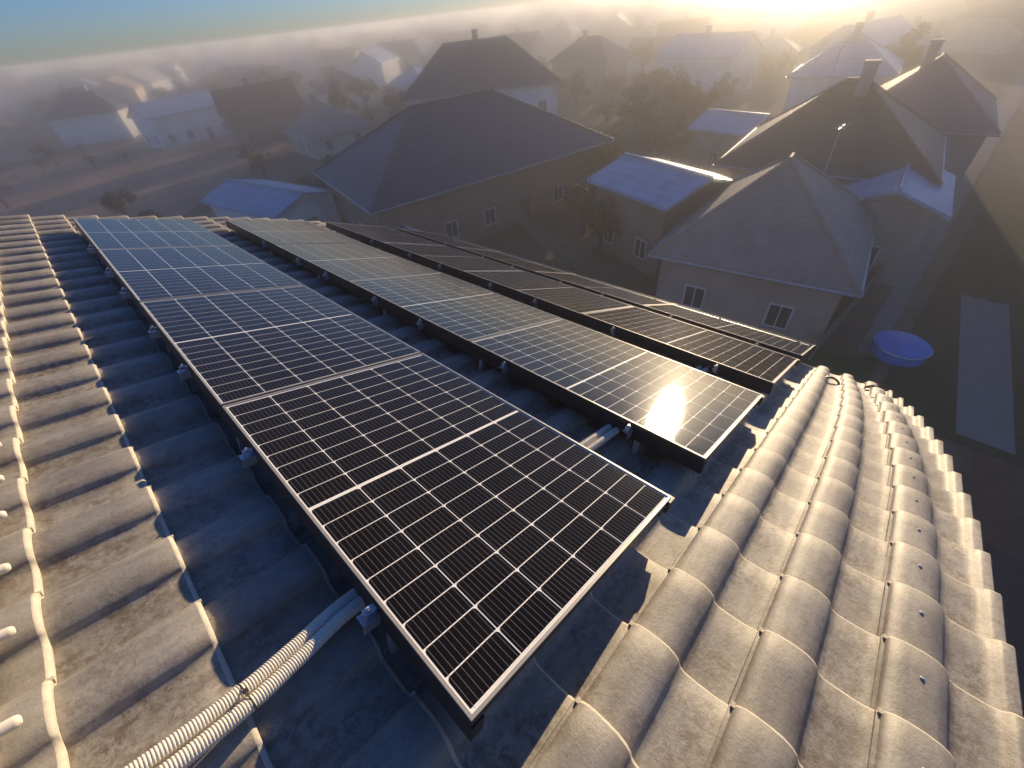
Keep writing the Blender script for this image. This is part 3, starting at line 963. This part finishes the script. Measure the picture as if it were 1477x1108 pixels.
while n_t < 230 and tries < 9000:
    tries += 1
    az = R(rn.uniform(-14, 97)); r_ = 52 + 400 * rn.random() ** 1.2
    x, y = r_ * math.cos(az), r_ * math.sin(az)
    if abs(y + 2.4) < 4 and x < 110: continue
    if any(math.hypot(x - a, y - b) < c + 1.5 for a, b, c in fixed): continue
    if any(math.hypot(x - a, y - b) < 9 for a, b in placed): continue
    infield = -70 < x < 46 and 50 < y < 150 and x < 8 + (y - 58) * .9 and y < 130 - x * .6
    if infield and rn.random() < .55: continue
    if any(math.hypot(x - a, y - b) < 4 for a, b in tp): continue
    tp.append((x, y)); n_t += 1
    k = rn.choice((0, 0, 1, 2, 2))
    if infield: k = 2
    s_ = rn.uniform(1.2, 2.6) * (.6 if infield else 1)
    tree(x, y, s_, k, 'blurred ' + TL[k] + (' on the open brown field' if infield else ' standing among the town houses'), TL[k] + 's of the town' + (' field' if infield else ''))

def bush(x, y, s_, k, label, group):
    root = empty('bush', Matrix.Translation((x, y, terr(x, y))) @ Matrix.Scale(s_, 4))
    tag(root, label, 'bush', group)
    link('foliage', CR[k][int(x * 7) % 2], root, Matrix.Translation((0, 0, .75)) @ Matrix.Diagonal((1, 1, .8, 1)))
    link('stem', TRK[0], root, Matrix.Scale(.4, 4))
rn = random.Random(5)
bp = []
tries = 0
while len(bp) < 70 and tries < 4000:
    tries += 1
    az = R(rn.uniform(-12, 70)); r_ = rn.uniform(21, 75)
    x, y = r_ * math.cos(az), r_ * math.sin(az)
    if any(math.hypot(x - a, y - b) < c + .4 for a, b, c in fixed if not (a == 38 and b == -10)): continue
    if any(math.hypot(x - a, y - b) < 9.5 for a, b in placed): continue
    if abs(y + 2.2) < 4.6: continue
    if any(math.hypot(x - a, y - b) < 1.3 for a, b in bp): continue
    bp.append((x, y)); k = rn.choice((0, 1, 1, 2))
    bush(x, y, rn.uniform(.9, 1.9), k, ('ochre', 'dark green', 'bare brown')[k] + ' garden bush between the nearest houses', ('ochre', 'dark green', 'bare brown')[k] + ' garden bushes')
def fence(p, q, label, m):
    P_, Q_ = Vector((*p, 0)), Vector((*q, 0)); L_ = (Q_ - P_).length
    M = Matrix.Translation(P_) @ Matrix.Rotation(math.atan2(q[1] - p[1], q[0] - p[0]), 4, 'Z')
    root = empty('fence', M); tag(root, label, 'fence', 'garden fences')
    n = int(L_ / 2.4)
    a = MB(); a.box(-.05, .05, -.05, .05, -.1, 1.45); pm = a.mesh('post', m)
    a = MB(); a.box(0, L_ / n - .1, -.012, .012, 0, .20); bmesh_ = a.mesh('board', m)
    for i in range(n + 1):
        link('post', pm, root, Matrix.Translation((i * L_ / n, 0, 0)))
        if i < n:
            for r_ in range(5): link('board', bmesh_, root, Matrix.Translation((i * L_ / n + .05, 0, .12 + r_ * .25)))
M_FEN = simple('weathered_fence_wood', (.26, .21, .15), .9, scale=5, var=.25)
fence((20.5, 1.0), (31, .2), 'weathered board fence between the grey hip roofed house and the pale lane', M_FEN)
fence((19.5, -7.2), (40, -7.6), 'weathered board fence at the far side of the dark lawn beyond the pale path', M_FEN)
fence((21.0, 15.5), (25.5, 24.5), 'board fence in front of the dark tree and the large slate roof', M_FEN)
# the blue covered pool
root = empty('paddling_pool', Matrix.Translation((23.4, -1.95, 0)))
M_BLUE = simple('bright_blue_cover', (.005, .20, .60), .45, scale=2, var=.15)
tag(root, 'bright blue round covered pool standing on the dark lawn at the right', 'pool')
m = MB(); m.tube([(0, 0, 0), (0, 0, .55)], 1.05, 28); m.build('pool_wall', M_BLUE, root, smooth=40)
m = MB(); m.tube([(0, 0, .552), (0, 0, .60), (0, 0, .68)], [1.09, 1.08, .4], 28); m.build('cover', M_BLUE, root, smooth=40)
m = MB(); m.tube([(1.10 * math.cos(a * math.pi / 12), 1.10 * math.sin(a * math.pi / 12), .53) for a in range(25)], .04, 6); m.build('rim', M_ALU, root, smooth=40)

# ------------------------------------------------------------------ haze
HZ_D2 = .0017
HZ_G, HZ_D = .996, .012
m = bpy.data.materials.new('haze_air'); m.use_nodes = True
N = m.node_tree.nodes; N.clear()
out = N.new('ShaderNodeOutputMaterial'); pv = N.new('ShaderNodeVolumePrincipled')
pv.inputs['Color'].default_value = (.995, .995, .995, 1)
pv.inputs['Density'].default_value = HZ_D
pv.inputs['Anisotropy'].default_value = HZ_G
pv2 = N.new('ShaderNodeVolumePrincipled'); pv2.inputs['Color'].default_value = (.99, .87, .70, 1)
pv2.inputs['Density'].default_value = HZ_D2; pv2.inputs['Anisotropy'].default_value = .35
ad = N.new('ShaderNodeAddShader')
m.node_tree.links.new(pv.outputs[0], ad.inputs[0]); m.node_tree.links.new(pv2.outputs[0], ad.inputs[1])
m.node_tree.links.new(ad.outputs[0], out.inputs['Volume'])
g = MB(); g.box(-300, 700, -500, 700, -4, 14.35)
o = g.build('haze', m); tag(o, kind='stuff')
